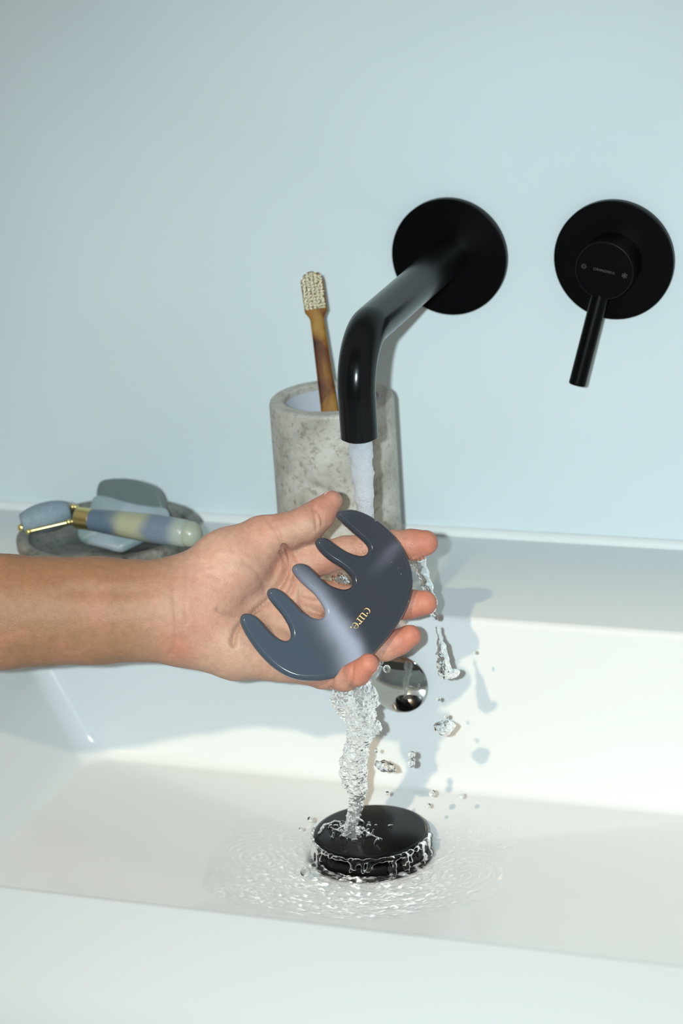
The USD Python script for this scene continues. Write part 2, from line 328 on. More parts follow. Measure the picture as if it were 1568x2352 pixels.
part('sealant_bead', sb, MAT['sealant'], sink, 40, label='white sealant bead along the wall')
# chrome overflow cover: a shallow dome on the inner back wall
OV = np.array([-.001, -.1405, -.2216]); on_axis = np.array([0, -1, .06])
prof = [(0, 0), (.0165, 0), (.0176, .0008), (.0178, .0016)] + [(.0178 * t, .0018 + .0033 * (1 - t * t)) for t in np.linspace(.99, 0, 16)]
part('overflow_cover', lathe(prof, OV, on_axis, 72), MAT['chrome'], sink, 45, label='round domed chrome overflow cover')

# waste plug
DC = np.array([0.0008, -.2114, 0])
plug = Thing('waste_plug', 'round glossy black pop-up waste plug with water splashing over it', 'drain plug', (DC[0], DC[1], -.297))
lid = [(0, -.2845), (.031, -.2845), (.0325, -.2838), (.0328, -.2828), (.0324, -.2818), (.0312, -.2812)] + [(.03 * (1 - t), -.2811 + .0004 * t) for t in np.linspace(0, 1, 6)]
part('lid', lathe([(r, z) for r, z in lid], (DC[0], DC[1], 0), n=96), MAT['drain_black'], plug, 35)
part('collar', lathe([(0, -.300), (.0318, -.300), (.0318, -.2885), (.0306, -.2875), (0, -.2875)], (DC[0], DC[1], 0), n=96), MAT['drain_black'], plug, 35)
part('stem', lathe([(0, -.29), (.026, -.29), (.026, -.284), (0, -.284)], (DC[0], DC[1], 0), n=64), MAT['drain_black'], plug, 35)

# ---------------------------------------------------------------- tap spout
tap = Thing('tap_spout', 'black curved wall spout with round wall plate, water running from it', 'tap', (0, 0, 0))
def plate(x): return lathe([(0, 0), (.036, 0), (.036, .0046), (.0357, .0051), (.0353, .0053), (0, .0053)], (x, 0, 0), (0, -1, 0), 128)
part('wall_plate', plate(0), MAT['plate_black'], tap, 30)
L, BR, ZT = .1865, .031, -.0545
sp = [(0, -y, 0) for y in np.linspace(.004, L - BR, 12)] + [(0, -(L - BR + BR * math.sin(a)), -BR + BR * math.cos(a)) for a in np.linspace(0, math.pi / 2, 22)[1:]] + [(0, -L, -BR - t * (-ZT - BR)) for t in np.linspace(0, 1, 6)[1:]]
sp = np.array(sp); rad = np.interp(np.arange(len(sp)), [0, len(sp) - 1], [.0112, .0102])
n_t = 48
spout_ = part('spout', tube(sp, rad, n_t), MAT['matte_black'], tap, 40)
part('aerator', lathe([(0, 0), (.0082, 0), (.0088, .001), (.0088, .004), (0, .004)], (0, -L, ZT - .0012), n=48), MAT['outlet_dark'], spout_, 30)

# ---------------------------------------------------------------- tap handle
HX = .1013
hd = Thing('mixer_tap', 'black round mixer tap handle with a tilted stick lever, right of the spout', 'tap handle', (HX, 0, 0))
part('wall_plate', plate(HX), MAT['plate_black'], hd, 30)
KP, KR, RA = .0289, .0172, math.radians(-12)     # knob depth, radius, rotation about the wall normal
knob_ = part('knob', lathe([(0, .004), (KR, .004), (KR, KP - .0008), (KR - .0003, KP - .0002), (KR - .0009, KP), (0, KP)], (HX, 0, 0), (0, -1, 0), 96), MAT['plate_black'], hd, 30)
down = np.array([math.sin(RA - .03), -.21, -math.cos(RA - .03)]); down /= np.linalg.norm(down)
l0 = np.array([HX, -.0205, 0]) + down * (KR - .003); l1 = l0 + down * .0575
lv = lathe([(0, 0), (.0051, 0), (.0051, .0566), (.0048, .0572), (.0042, .0575), (0, .0575)], l0, down, 40)
part('lever', lv, MAT['plate_black'], hd, 30)
def on_knob(shape, u, w, h=.00025):
    """A flat print on the knob's face: shapely shape (metres, knob axes), placed at (u, w) and turned with the knob."""
    g = affinity.translate(shape, u, w); ms = [trimesh.creation.extrude_polygon(q, h, engine='earcut') for q in getattr(g, 'geoms', [g])]
    m = trimesh.util.concatenate(ms); v = m.vertices.copy(); c, s = math.cos(RA), math.sin(RA)
    x, z = v[:, 0] * c + v[:, 1] * -s * -1, -v[:, 0] * s * -1 + v[:, 1] * c
    x, z = v[:, 0] * c - v[:, 1] * s, v[:, 0] * s + v[:, 1] * c
    m.vertices = np.c_[HX + x, -KP - v[:, 2] + .00005, z]; m.fix_normals(); return m
ringp = Point(0, 0).buffer(.00098).difference(Point(0, 0).buffer(.00068))
rays = [affinity.rotate(sbox(-.00014, .00118, .00014, .0018), a, origin=(0, 0)) for a in range(0, 360, 45)]
part('hot_mark', on_knob(shapely.union_all([ringp] + rays), -.0123, 0), MAT['mark_grey'], knob_, False, label='small grey sun symbol')
arms = []
for a in range(0, 360, 60):
    arm = shapely.union_all([sbox(-.00014, 0, .00014, .0017), affinity.rotate(sbox(-.0001, 0, .0001, .0006), 50, origin=(0, 0)), affinity.rotate(sbox(-.0001, 0, .0001, .0006), -50, origin=(0, 0))][:1]
        + [affinity.translate(affinity.rotate(sbox(-.0001, 0, .0001, .0006), s, origin=(0, 0)), 0, .00105) for s in (-50, 50)])
    arms.append(affinity.rotate(arm, a, origin=(0, 0)))
part('cold_mark', on_knob(shapely.union_all(arms), .0123, 0), MAT['mark_grey'], knob_, False, label='small grey snowflake symbol')
tm = meshkit.text_mesh('OMNIRES', .0014, .0002); tw = tm.bounds[1, 0] - tm.bounds[0, 0]; v = tm.vertices.copy(); v[:, 0] = (v[:, 0] - tm.bounds[0, 0] - tw / 2) * 1.45; v[:, 1] -= .0007
c, s = math.cos(RA), math.sin(RA); tm.vertices = np.c_[HX + v[:, 0] * c - v[:, 1] * s, -KP - v[:, 2] + .00005, v[:, 0] * s + v[:, 1] * c]; tm.fix_normals()
part('lettering', tm, MAT['mark_grey'], knob_, False, label='small grey printed lettering')

# ---------------------------------------------------------------- stone cup and toothbrush
CUP = np.array([-.0577, -.069, ZL]); CZ = -.0703; CRR = .0375
cup = Thing('toothbrush_cup', 'round beige travertine cup on the ledge behind the spout, holding a toothbrush', 'cup', CUP)
ci = .0285
outer = [(0, ZL + .0002), (CRR - .003, ZL + .0002), (CRR - .0008, ZL + .001), (CRR, ZL + .003), (CRR, CZ - .003), (CRR - .0006, CZ - .001), (CRR - .0018, CZ), (ci + .0012, CZ), (ci, CZ - .0012)]
part('body', lathe(outer + [(ci, CZ - .004), (ci + .001, CZ - .005), (ci + .001, ZL + .012), (0, ZL + .012)], (CUP[0], CUP[1], 0), n=128), MAT['travertine'], cup, 40)
part('lining', lathe([(ci + .0006, CZ - .004), (ci, CZ - .004), (ci, ZL + .018), (ci - .004, ZL + .014), (0, ZL + .0135), (0, ZL + .0125), (ci + .0006, ZL + .0125)], (CUP[0], CUP[1], 0), n=128), MAT['cup_lining'], cup, 40, label='smooth pale inside of the cup')
# toothbrush: leans on the back of the cup's rim, head up
bt = on(713, 624, 1, -.0335); bl = on(757, 945, 1, -.0575); ax = (bt - bl) / np.linalg.norm(bt - bl)
foot = bl - ax * ((bl[2] - (ZL + .016)) / ax[2]); blen = np.linalg.norm(bt - foot)
brush = Thing('toothbrush', 'amber tortoiseshell toothbrush with cream bristles leaning in the stone cup', 'toothbrush', foot)
bx_ = np.cross(ax, -(bt - CAM)); bx_ /= np.linalg.norm(bx_); bn = np.cross(bx_, ax); bn *= np.sign(bn @ (CAM - bt))
def brush_pt(u, s, w): return foot + bx_ * u + ax * s + bn * w
HL, HW = .0245, .0068
def width(s):       # half width along the brush
    d = blen - s
    if d < HL: 
        r = HW
        return math.sqrt(max(r * r - (r - d) ** 2, 0)) if d < r else HW
    return float(np.interp(d, [HL, HL + .004, HL + .02, HL + .06, HL + .09, blen], [HW * .98, .0042, .0044, .0052, .0055, .0050]))
ss = np.r_[np.linspace(0, blen - HL - .006, 40), np.linspace(blen - HL - .005, blen - HW, 14)[:], blen - HW + HW * np.sin(np.linspace(.1, 1, 12) * math.pi / 2)]
rows = []
for s in ss:
    w = max(width(s), .0003); t = .0019
    ang = np.arange(20) / 20 * 2 * np.pi; sup = lambda c, e: np.sign(c) * np.abs(c) ** e
    rows.append([brush_pt(w * sup(math.cos(a), .5), s, t * sup(math.sin(a), .6)) for a in ang])
rows = np.array(rows); vv = rows.reshape(-1, 3); ff = []
for i in range(len(ss) - 1):
    a = i * 20 + np.arange(20); b = i * 20 + (np.arange(20) + 1) % 20; ff += [np.c_[a, b, b + 20], np.c_[a, b + 20, a + 20]]
c0 = len(vv); vv = np.vstack([vv, rows[0].mean(0), rows[-1].mean(0)]); k = np.arange(20); e = (len(ss) - 1) * 20
ff += [np.c_[(k + 1) % 20, k, np.full(20, c0)], np.c_[e + k, e + (k + 1) % 20, np.full(20, c0 + 1)]]
hm = trimesh.Trimesh(vv, np.vstack(ff), process=False); hm.fix_normals()
part('handle', hm, MAT['tortoiseshell'], brush, 40)
tufts = []
r_ = np.random.default_rng(3)
for i in range(11):
    for j in range(5):
        d = .0026 + i * .00195; u = (j - 2) * .00235
        lim = math.sqrt(max((HW - .001) ** 2 - max(HW - d, 0) ** 2, 0)) if d < HW else HW - .001
        if abs(u) > lim + .0003: continue
        edge = j in (0, 4) or i in (0, 10)
        for q in range(7):
            a = q / 7 * 6.28; o = np.array([.00062 * math.cos(a), .00062 * math.sin(a)]) if q else np.zeros(2)
            sp_ = r_.normal(0, .0002, 2); hgt = .0098 + r_.normal(0, .00012) + (.0006 if edge else -.0006)
            p0 = brush_pt(u + o[0], blen - d + o[1], .0016); p1 = brush_pt(u * 1.06 + o[0] * 1.5 + sp_[0], blen - d + o[1] * 1.5 + sp_[1], hgt)
            tufts.append(bar(p0, p1, 
                .00044, .00040, 6))
part('bristles', merge(tufts), MAT['bristle'], brush, False, label='cream bristles packed in rows', kind='stuff')

# ---------------------------------------------------------------- soap dish and what lies in it
DZ = ZL + .0235
dc = on(248, 1212, 2, DZ); DR = .0575
dish = Thing('stone_dish', 'round dark grey marble dish on the ledge at the left, holding massage stones', 'dish', (dc[0], dc[1], ZL))
part('body', lathe([(0, ZL + .0003), (.036, ZL + .0003), (.047, ZL + .003), (.0545, ZL + .009), (DR, ZL + .017), (DR, ZL + .0215), (DR - .001, DZ - .0005), (DR - .0025, DZ), (DR - .0065, DZ - .0004), (DR - .008, DZ - .002),
    (DR - .010, ZL + .014), (.040, ZL + .0085), (.030, ZL + .007), (0, ZL + .0065)], (dc[0], dc[1], 0), n=128), MAT['grey_marble'], dish, 50)
def plate_from(pix, plane, th, r, res=.0006):
    """A rounded plate whose outline is given in pixels, laid on a plane (point, normal), th thick."""
    p0, nrm = plane; nrm = nrm / np.linalg.norm(nrm); pts = []
    for (x, y) in pix:
        d = np.array([(x - CX) / FPX, -(y - CY) / FPX, 1.0]) @ ROT; pts.append(CAM + d * (((p0 - CAM) @ nrm) / (d @ nrm)))
    pts = np.array(pts); ex = ROT[0] - nrm * (ROT[0] @ nrm); ex /= np.linalg.norm(ex); ey = np.cross(nrm, ex)
    uv = np.c_[(pts - p0) @ ex, (pts - p0) @ ey]; poly = Polygon(chaikin(uv, 3)).buffer(0)
    b = poly.bounds; ax3, P = grid((b[0] - .002, b[1] - .002, -th / 2 - .0015), (b[2] + .002, b[3] + .002, th / 2 + .0015), res)
    xy = P[:, :, 0, :2].reshape(-1, 2); ring = poly.exterior; L_ = ring.length; sam = np.array([ring.interpolate(t).coords[0] for t in np.arange(0, L_, res * .4)])
    d2, _ = cKDTree(sam).query(xy); ins = shapely.contains_xy(poly, xy[:, 0], xy[:, 1]); d2 = np.where(ins, -d2, d2).reshape(P.shape[:2])[..., None]
    z = np.abs(P[..., 2]); a = d2 + r; c = z - (th / 2 - r)
    F = np.minimum(np.maximum(a, c), 0) + np.hypot(np.maximum(a, 0), np.maximum(c, 0)) - r
    v, f = surface_nets(F.astype(np.float32), ax3); v, f = relax(v, f, 2)
    return p0 + v[:, :1] * ex + v[:, 1:2] * ey + v[:, 2:3] * nrm, f, (ex, ey, nrm, poly)
def mixc(a, b, t): t = np.clip(t, 0, 1)[:, None]; return np.asarray(a) * (1 - t) + np.asarray(b) * t
def sstep(x, a, b): t = np.clip((x - a) / (b - a), 0, 1); return t * t * (3 - 2 * t)
# grey massage plate leaning against the wall side of the dish
gp = plate_from([(222, 1146), (226, 1112), (240, 1100), (300, 1098), (350, 1112), (372, 1132), (386, 1185), (392, 1215), (330, 1215), (250, 1180)], (np.array([dc[0] + .012, dc[1] + .034, DZ + .006]), np.array([.05, -.93, .36])), .007, .0026)
solo('massage_plate', gp[:2], MAT['agate'], 'dark grey flat massage stone standing up at the back of the marble dish', 'massage stone', color=np.tile(S((112, 124, 122)), (len(gp[0]), 1)))
pp = plate_from([(214, 1142), (250, 1143), (300, 1160), (350, 1168), (386, 1170), (394, 1196), (378, 1215), (292, 1260), (272, 1266), (236, 1254), (184, 1243), (176, 1228), (186, 1206), (206, 1176)], (np.array([dc[0] + .006, dc[1] + .012, DZ - .0035]), np.array([.10, -.45, .88])), .0075, .003)
w_ = project(pp[0]); t_ = meshkit.fbm(np.c_[w_ / 60.0, np.zeros(len(w_))], 3, 4)
solo('gua_sha_stone', pp[:2], MAT['agate'], 'pale blue-grey gua sha stone lying under the face roller in the marble dish', 'gua sha stone', color=mixc(S((148, 166, 164)), S((176, 188, 196)), (t_ - .3) * 2.5))
# face roller
ra = on(208, 1196, 2, DZ + .0085); rb = on(440, 1226, 2, DZ + .0075)
ra = W(205, 1193, depth_of(dc) - .026); rb = W(434, 1226, depth_of(dc) - .050)
roller = Thing('face_roller', 'gold-framed jade face roller with a blue and cream handle, across the marble dish', 'face roller', (ra + rb) / 2)
rax = (rb - ra) / np.linalg.norm(rb - ra); rl = np.linalg.norm(rb - ra); PXM = FPX / depth_of(dc)
hp = [(0, 0)] + [(22 / PXM, 0), (24 / PXM, .0012)] + [(np.interp(t, [0, .3, .7, 1], [24.5, 29, 33, 30.5]) / PXM, .0015 + t * (rl - .004)) for t in np.linspace(0, 1, 26)] + [(25 / PXM, rl - .0012), (20 / PXM, rl - .0004), (0, rl)]
hmesh = lathe(hp, ra, rax, 48); tt = (hmesh.vertices - ra) @ rax / rl; nz = meshkit.fbm(hmesh.vertices * 90.0, 3, 9) - .5
hcol = mixc(S((90, 109, 126)), S((164, 166, 138)), sstep(tt + nz * .25, .18, .4)); hcol = np.where((tt + nz * .2 > .52)[:, None], mixc(S((164, 166, 138)), S((108, 124, 140)), sstep(tt + nz * .2, .52, .68)), hcol)
hcol = np.where((tt > .8)[:, None], mixc(S((108, 124, 140)), S((158, 168, 160)), sstep(tt, .8, .92)), hcol)
part('handle', hmesh, MAT['agate'], roller, True, color=hcol)
bmesh = trimesh.creation.icosphere(4, 29 / PXM); bmesh.apply_translation(rb + rax * .0005)
part('end_ball', bmesh, MAT['agate'], roller, True, color=np.tile(S((160, 168, 152)), (len(bmesh.vertices), 1)))
fa = ra - rax * .0085
part('ferrule', lathe([(0, 0), (23 / PXM, 0), (25 / PXM, .0006), (25 / PXM, .0098), (24 / PXM, .0102), (0, .0102)], fa, rax, 40), MAT['gold'], roller, 30)
dep0 = depth_of(fa)
f1 = W(158, 1199, dep0 - .004); f2 = W(66, 1221, dep0 - .006); f3 = W(166, 1164, dep0 + .012); f4 = W(50, 1212, dep0 + .004)
fk0 = W(182, 1193, dep0)
for a_, b_ in ((W(178, 1196, dep0 - .003), f1), (f1, f2), (W(180, 1175, dep0 + .004), f3 + ROT[0] * .003), (f3 + ROT[0] * .003, f3)):
    part('fork_wire', bar(a_, b_, .0012, .0012, 14), MAT['gold'], roller, True)
for p_, r0 in ((f1, .0019), (f2, .0019), (f3, .0019), (f4, .0026)):
    b_ = trimesh.creation.icosphere(3, r0); b_.apply_translation(p_); part('axle_ball', b_, MAT['gold'], roller, True)
wa, wb = W(160, 1172, dep0 + .006), W(49, 1202, dep0 + .001); wx = (wb - wa) / np.linalg.norm(wb - wa); wl = np.linalg.norm(wb - wa)
rm = lathe([(0, 0)] + [(math.sqrt(max(1 - (2 * t - 1) ** 2 * .62, 0)) * 33 / PXM, t * wl) for t in np.linspace(0, 1, 25)] + [(0, wl)], wa, wx, 56)
part('roller_stone', rm, MAT['matte_agate'], roller, True, label='blue-grey barrel-shaped stone roller', color=mixc(S((124, 144, 158)), S((146, 164, 176)), meshkit.fbm(rm.vertices * 200, 3, 2)))

# ---------------------------------------------------------------- hand, held palm up under the tap
D0 = 1.283
def tilt(py): return (1400 - py) * .05e-3
def H(px, py, d): return K(px, py, D0 + d * 1e-3 + tilt(py))
S1 = D0 / FPX
class Field:
    def __init__(s, P): s.P = P; s.F = None
    def capsule(s, F, a, b, k, sz=1.0):
        A, B = H(*a[:3]), H(*b[:3]); d = cone(s.P, A, B, a[3] * S1, b[3] * S1, sz)
        return d if F is None else smin(F, d, k * 1e-3)
lo = np.minimum(H(-560, 1640, -40), H(1020, 1640, -40)); hi = np.maximum(H(-560, 1100, 45), H(1020, 1100, 45))
lo[2], hi[2] = D0 - .044, D0 + .048
axh, Pm = grid((lo[0], lo[1], lo[2]), (hi[0], hi[1], hi[2]), .0011)
fd = Field(Pm)
def chain(pts, k, sz=1.0, F=None):
    for a, b in zip(pts[:-1], pts[1:]): F = fd.capsule(F, a, b, k, sz)
    return F
Fh = chain([(-540, 1424, 8, 150), (-200, 1412, 2, 142), (0, 1405, 0, 130), (220, 1402, 0, 121), (390, 1403, 0, 117), (440, 1402, 2, 118)], 4, .76)
Fh = smin(Fh, chain([(430, 1357, 2, 78), (528, 1300, 1, 84), (606, 1238, -1, 52)], 6, .9), .008)
for c_ in ([(420, 1372, 9, 66), (560, 1330, 16, 54), (676, 1298, 14, 43)], [(420, 1395, 10, 66), (560, 1380, 19, 54), (670, 1360, 15, 46)], [(420, 1425, 10, 66), (560, 1425, 18, 56), (660, 1428, 13, 46)], [(420, 1450, 8, 62), (560, 1470, 10, 58), (645, 1500, 8, 48)]):
    Fh = smin(Fh, chain(c_, 6), .010)
Fh = smin(Fh, chain([(430, 1462, 4, 62), (540, 1489, 6, 69), (640, 1510, 6, 52)], 6, .9), .008)
thumb = [(606, 1238, 0, 51), (652, 1222, -3, 42), (705, 1203, -4, 40), (735, 1180, -4, 34), (761, 1152, -4, 25)]
Fh = smin(Fh, chain(thumb, 3), .005)
fingers = {'index': [(676, 1298, 12, 42), (740, 1280, 9, 39), (795, 1268, 7, 36), (850, 1258, 6, 33), (900, 1252, 5, 33), (945, 1250, 3, 33), (976, 1247, 2, 30)],
           'middle': [(670, 1360, 12, 42), (740, 1372, 9, 38), (800, 1381, 7, 35), (850, 1390, 5, 32), (905, 1392, 3, 31), (945, 1388, 2, 31), (976, 1385, 1, 28)],
           'ring': [(660, 1428, 11, 42), (720, 1450, 9, 38), (780, 1474, 7, 34), (835, 1492, 5, 30), (885, 1489, 3, 28), (915, 1475, 1, 28), (941, 1461, 0, 26)],
           'pinky': [(645, 1502, 8, 46), (700, 1534, 5, 36), (740, 1548, 1, 32), (792, 1557, -9, 28), (822, 1546, -17, 26), (845, 1525, -22, 24)]}
Ff = None
for nm, pts in fingers.items():
    d_ = chain(pts, 3); Ff = d_ if Ff is None else smin(Ff, d_, .0012)
Fh = smin(Fh, Ff, .007)
hv, hf = surface_nets(Fh, axh); hv, hf = relax(hv, hf, 3)
# creases: fine grooves on the palm side
hm = trimesh.Trimesh(hv, hf, process=False); nrm = np.array(hm.vertex_normals); px = np.c_[CX + FPX * hv[:, 0] / hv[:, 2], CY - FPX * hv[:, 1] / hv[:, 2]]
facing = np.clip(-nrm[:, 2], 0, 1) > .25
def groove(line, depth, wid):
    p = spline(line, 160); d, _ = cKDTree(p).query(px); 
    return np.where(facing, depth * np.exp(-(d / wid) ** 2), 0)
cre = np.zeros(len(hv))
for line, dp, wd in (
    ([(652, 1256), (666, 1285), (655, 1325), (622, 1372), (575, 1412), (548, 1440), (535, 1480)], .0028, 5.5),        # round the thumb's base
    ([(646, 1270), (655, 1300), (640, 1340), (608, 1384)], .0016, 4.5), ([(660, 1262), (678, 1300), (672, 1345), (655, 1375)], .0017, 4.5),
    ([(640, 1360), (600, 1395), (560, 1410), (500, 1400)], .0012, 5.0), ([(405, 1300), (398, 1350), (404, 1420), (392, 1500)], .0005, 6.0), ([(432, 1325), (425, 1380), (430, 1430)], .0003, 5.0),
    ([(455, 1310), (490, 1300), (520, 1312)], .0003, 3.0), ([(440, 1345), (480, 1320), (505, 1330)], .0003, 3.0),
    ([(722, 1168), (738, 1190), (740, 1206)], .0010, 3.5), ([(715, 1160), (722, 1180), (727, 1215)], .0009, 3.5), ([(618, 1196), (640, 1230), (650, 1262)], .0007, 6.0),
    ([(810, 1530), (808, 1555), (806, 1580)], .0010, 4.0), ([(764, 1545), (762, 1565), (760, 1580)], .0009, 4.0), ([(690, 1355), (690, 1385), (698, 1412)], .0010, 4.0),
    ([(694, 1372), (720, 1380), (742, 1380)], .0006, 4.0), ([(905, 1218), (912, 1250), (906, 1282)], .0005, 4.0), ([(470, 1440), (500, 1500), (495, 1545)], .0003, 6.0), ([(560, 1290), (600, 1330), (610, 1380)], .0005, 6.0)):
    cre = np.maximum(cre, groove(line, dp, wd))
tendon = groove([(40, 1350), (180, 1358), (300, 1357), (400, 1350)], .0011, 20.0) * sstep(px[:, 0], 60, 200) * sstep(-px[:, 0], -400, -330)
hv2 = hv - nrm * (cre + tendon)[:, None]
lump = meshkit.fbm(hv * 120.0, 3, 5) - .5; hv2 = hv2 + nrm * (lump * .0009)[:, None]
# skin colour: rosier finger tips and heel of the hand, browner forearm
base = mixc(S((160, 121, 93)), S((194, 156, 136)), sstep(px[:, 0], 250, 500))
base = mixc(base, S((152, 114, 86)), sstep(-px[:, 0], -340, -60) * .7)
blot = meshkit.fbm(hv * 70.0, 3, 11)
base = mixc(base, S((190, 130, 110)), sstep(blot, .45, .8) * .45)
base = mixc(base, S((146, 104, 74)), sstep(-px[:, 1], -1385, -1325) * sstep(-px[:, 0], -470, -330) * .45)      # browner upper side of the forearm
base = mixc(base, S((206, 158, 140)), np.exp(-((px[:, 0] - 500) ** 2 + (px[:, 1] - 1335) ** 2) / 85.0 ** 2) * .6)
red = np.zeros(len(hv))
for nm, pts in list(fingers.items()) + [('thumb', thumb)]:
    tp = H(*pts[-1][:3]); d = np.linalg.norm(hv - tp, axis=1); red = np.maximum(red, (.8 if nm != 'thumb' else .45) * sstep(-d, -.026, -.006))
    t0 = H(*pts[1][:3]); 
    if nm != 'thumb': red = np.maximum(red, .35 * sstep(-d, -.06, -.03))
for (x, y, r, a) in ((412, 1488, 46, .5), (452, 1440, 60, .28), (600, 1215, 60, .3), (660, 1290, 40, .3), (760, 1285, 70, .3)):
    red = np.maximum(red, a * np.exp(-((px[:, 0] - x) ** 2 + (px[:, 1] - y) ** 2) / r ** 2))
base = mixc(base, S((198, 112, 90)), red * .85)
base = mixc(base, base * .72, np.clip(cre / .002, 0, 1) * .5)  # shade of the creases is put into the skin colour
HB = np.array([-.09, -.2, -.165])
person = Thing('person', 'bare forearm and open left hand from the left, holding a comb under the tap', 'person', HB)
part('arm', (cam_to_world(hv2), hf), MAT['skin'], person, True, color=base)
def nail(tip, prev, back, w, l):
    """A curved finger nail on the back of a fingertip. tip, prev: hand coordinates; back: direction away from the pad (camera frame)."""
    T, Q = H(*tip[:3]), H(*prev[:3]); axn = (T - Q) / np.linalg.norm(T - Q); b = np.asarray(back, float); b -= axn * (b @ axn); b /= np.linalg.norm(b); sd = np.cross(axn, b); r = tip[3] * S1
    vs, fs = [], []; nu, nl = 11, 9
    for layer in (0, 1):
        for i in range(nl):
            for j in range(nu):
                t = i / (nl - 1); a = (j / (nu - 1) - .5) * 2; ww = w * (1 - .35 * abs(t * 2 - 1.0) ** 3); th = a * ww / r
                ax_ = (t - 1) * l + r * .62; rr = r if ax_ < 0 else math.sqrt(r * r - ax_ * ax_)
                vs.append(T + axn * ax_ + (b * math.cos(th) + sd * math.sin(th)) * (rr + (.0003 if layer else -.0008)))
    n = nu * nl
    for i in range(nl - 1):
        for j in range(nu - 1):
            a = i * nu + j; q = [a, a + 1, a + nu + 1, a + nu]; fs += [[n + q[0], n + q[1], n + q[2]], [n + q[0], n + q[2], n + q[3]], [q[2], q[1], q[0]], [q[3], q[2], q[0]]]
    loop = [(0, j) for j in range(nu)] + [(i, nu - 1) for i in range(1, nl)] + [(nl - 1, j) for j in range(nu - 2, -1, -1)] + [(i, 0) for i in range(nl - 2, 0, -1)]
    loop = [i * nu + j for i, j in loop]
    for a, b2 in zip(loop, loop[1:] + loop[:1]): fs += [[a, b2, b2 + n], [a, b2 + n, a + n]]
    m = trimesh.Trimesh(cam_to_world(np.array(vs)), np.array(fs), process=False); m.fix_normals(); return m
for nm, bk in (('index', (0, .35, 1)), ('middle', (0, .1, 1)), ('ring', (.3, -.2, 1)), ('pinky', (.95, -.3, .35))):
    pts = fingers[nm]; part('fingernail', nail(pts[-1], pts[-2], bk, .0052 if nm != 'pinky' else .0042, .010 if nm != 'pinky' else .008), MAT['nail'], person, 40)
part('fingernail', nail(thumb[-1], thumb[-2], (-.75, .62, .35), .0056, .0105), MAT['nail'], person, 40, label='thumbnail seen edge-on')

# ---------------------------------------------------------------- comb
CO = [(925, 208), (960, 198), (1015, 200), (1080, 225), (1150, 270), (1215, 335), (1265, 410), (1295, 490), (1304, 560), (1296, 620), (1275, 690), (1240, 752), (1190, 825), (1130, 895), (1070, 955), (1000, 1003), (930, 1035), (850, 1053), (770, 1056), (700, 1045), (630, 1010), (570, 960), (510, 892), (460, 815), (436, 760), (438, 732), (460, 716), (492, 718),
      (530, 740), (570, 790), (610, 832), (650, 854), (677, 856), (692, 838), (690, 805), (670, 760), (640, 715), (600, 670), (570, 628), (574, 600), (600, 588), (632, 596), (665, 618), (700, 657), (750, 712), (800, 742), (838, 747), (860, 735), (862, 705), (845, 670), (810, 620), (760, 580), (712, 530), (694, 500), (703, 477), (738, 465), (780, 477),
      (830, 530), (870, 570), (920, 592), (960, 600), (992, 590), (1001, 560), (985, 525), (940, 485), (880, 450), (830, 405), (809, 368), (818, 345), (845, 336), (882, 346), (930, 385), (980, 415), (1030, 431), (1062, 430), (1081, 405), (1070, 373), (1020, 330), (970, 285), (930, 248), (914, 225)]
CO = [(350 + x / 2.1778, 1080 + y / 2.1778) for x, y in CO]
comb_n = np.cross(cam_to_world(H(900, 1400, -11)) - cam_to_world(H(600, 1400, -15)), cam_to_world(H(750, 1200, -13)) - cam_to_world(H(750, 1550, -13))); comb_n /= np.linalg.norm(comb_n)
comb_p = cam_to_world(H(760, 1375, -12.8))
if comb_n @ (CAM - comb_p) < 0: comb_n = -comb_n
cv, cf, (cex, cey, cn, cpoly) = plate_from(CO, (comb_p, comb_n), .0068, .0027, .00055)
comb = Thing('comb', 'blue-grey marbled wide-tooth comb with five blunt teeth and gold lettering, held in the hand', 'comb', comb_p)
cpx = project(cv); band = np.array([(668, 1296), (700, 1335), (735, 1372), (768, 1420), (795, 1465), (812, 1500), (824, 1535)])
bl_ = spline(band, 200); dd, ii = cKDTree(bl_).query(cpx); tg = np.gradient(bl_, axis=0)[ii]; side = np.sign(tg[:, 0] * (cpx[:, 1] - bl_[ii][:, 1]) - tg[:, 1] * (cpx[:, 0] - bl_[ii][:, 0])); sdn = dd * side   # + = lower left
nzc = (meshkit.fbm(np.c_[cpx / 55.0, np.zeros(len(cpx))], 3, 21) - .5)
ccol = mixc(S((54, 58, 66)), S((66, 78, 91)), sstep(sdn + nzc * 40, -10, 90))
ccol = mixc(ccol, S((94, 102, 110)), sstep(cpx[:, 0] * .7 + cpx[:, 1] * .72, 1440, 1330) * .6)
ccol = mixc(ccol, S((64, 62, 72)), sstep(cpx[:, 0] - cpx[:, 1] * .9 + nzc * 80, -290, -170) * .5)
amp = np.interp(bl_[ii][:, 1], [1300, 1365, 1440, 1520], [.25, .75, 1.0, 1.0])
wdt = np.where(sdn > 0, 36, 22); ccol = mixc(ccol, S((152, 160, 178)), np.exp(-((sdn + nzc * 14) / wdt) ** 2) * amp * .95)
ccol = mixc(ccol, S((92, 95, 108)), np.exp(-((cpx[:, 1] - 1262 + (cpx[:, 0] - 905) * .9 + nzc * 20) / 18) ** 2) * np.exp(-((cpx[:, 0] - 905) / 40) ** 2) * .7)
part('body', (cv, cf), MAT['acetate'], comb, True, color=ccol)
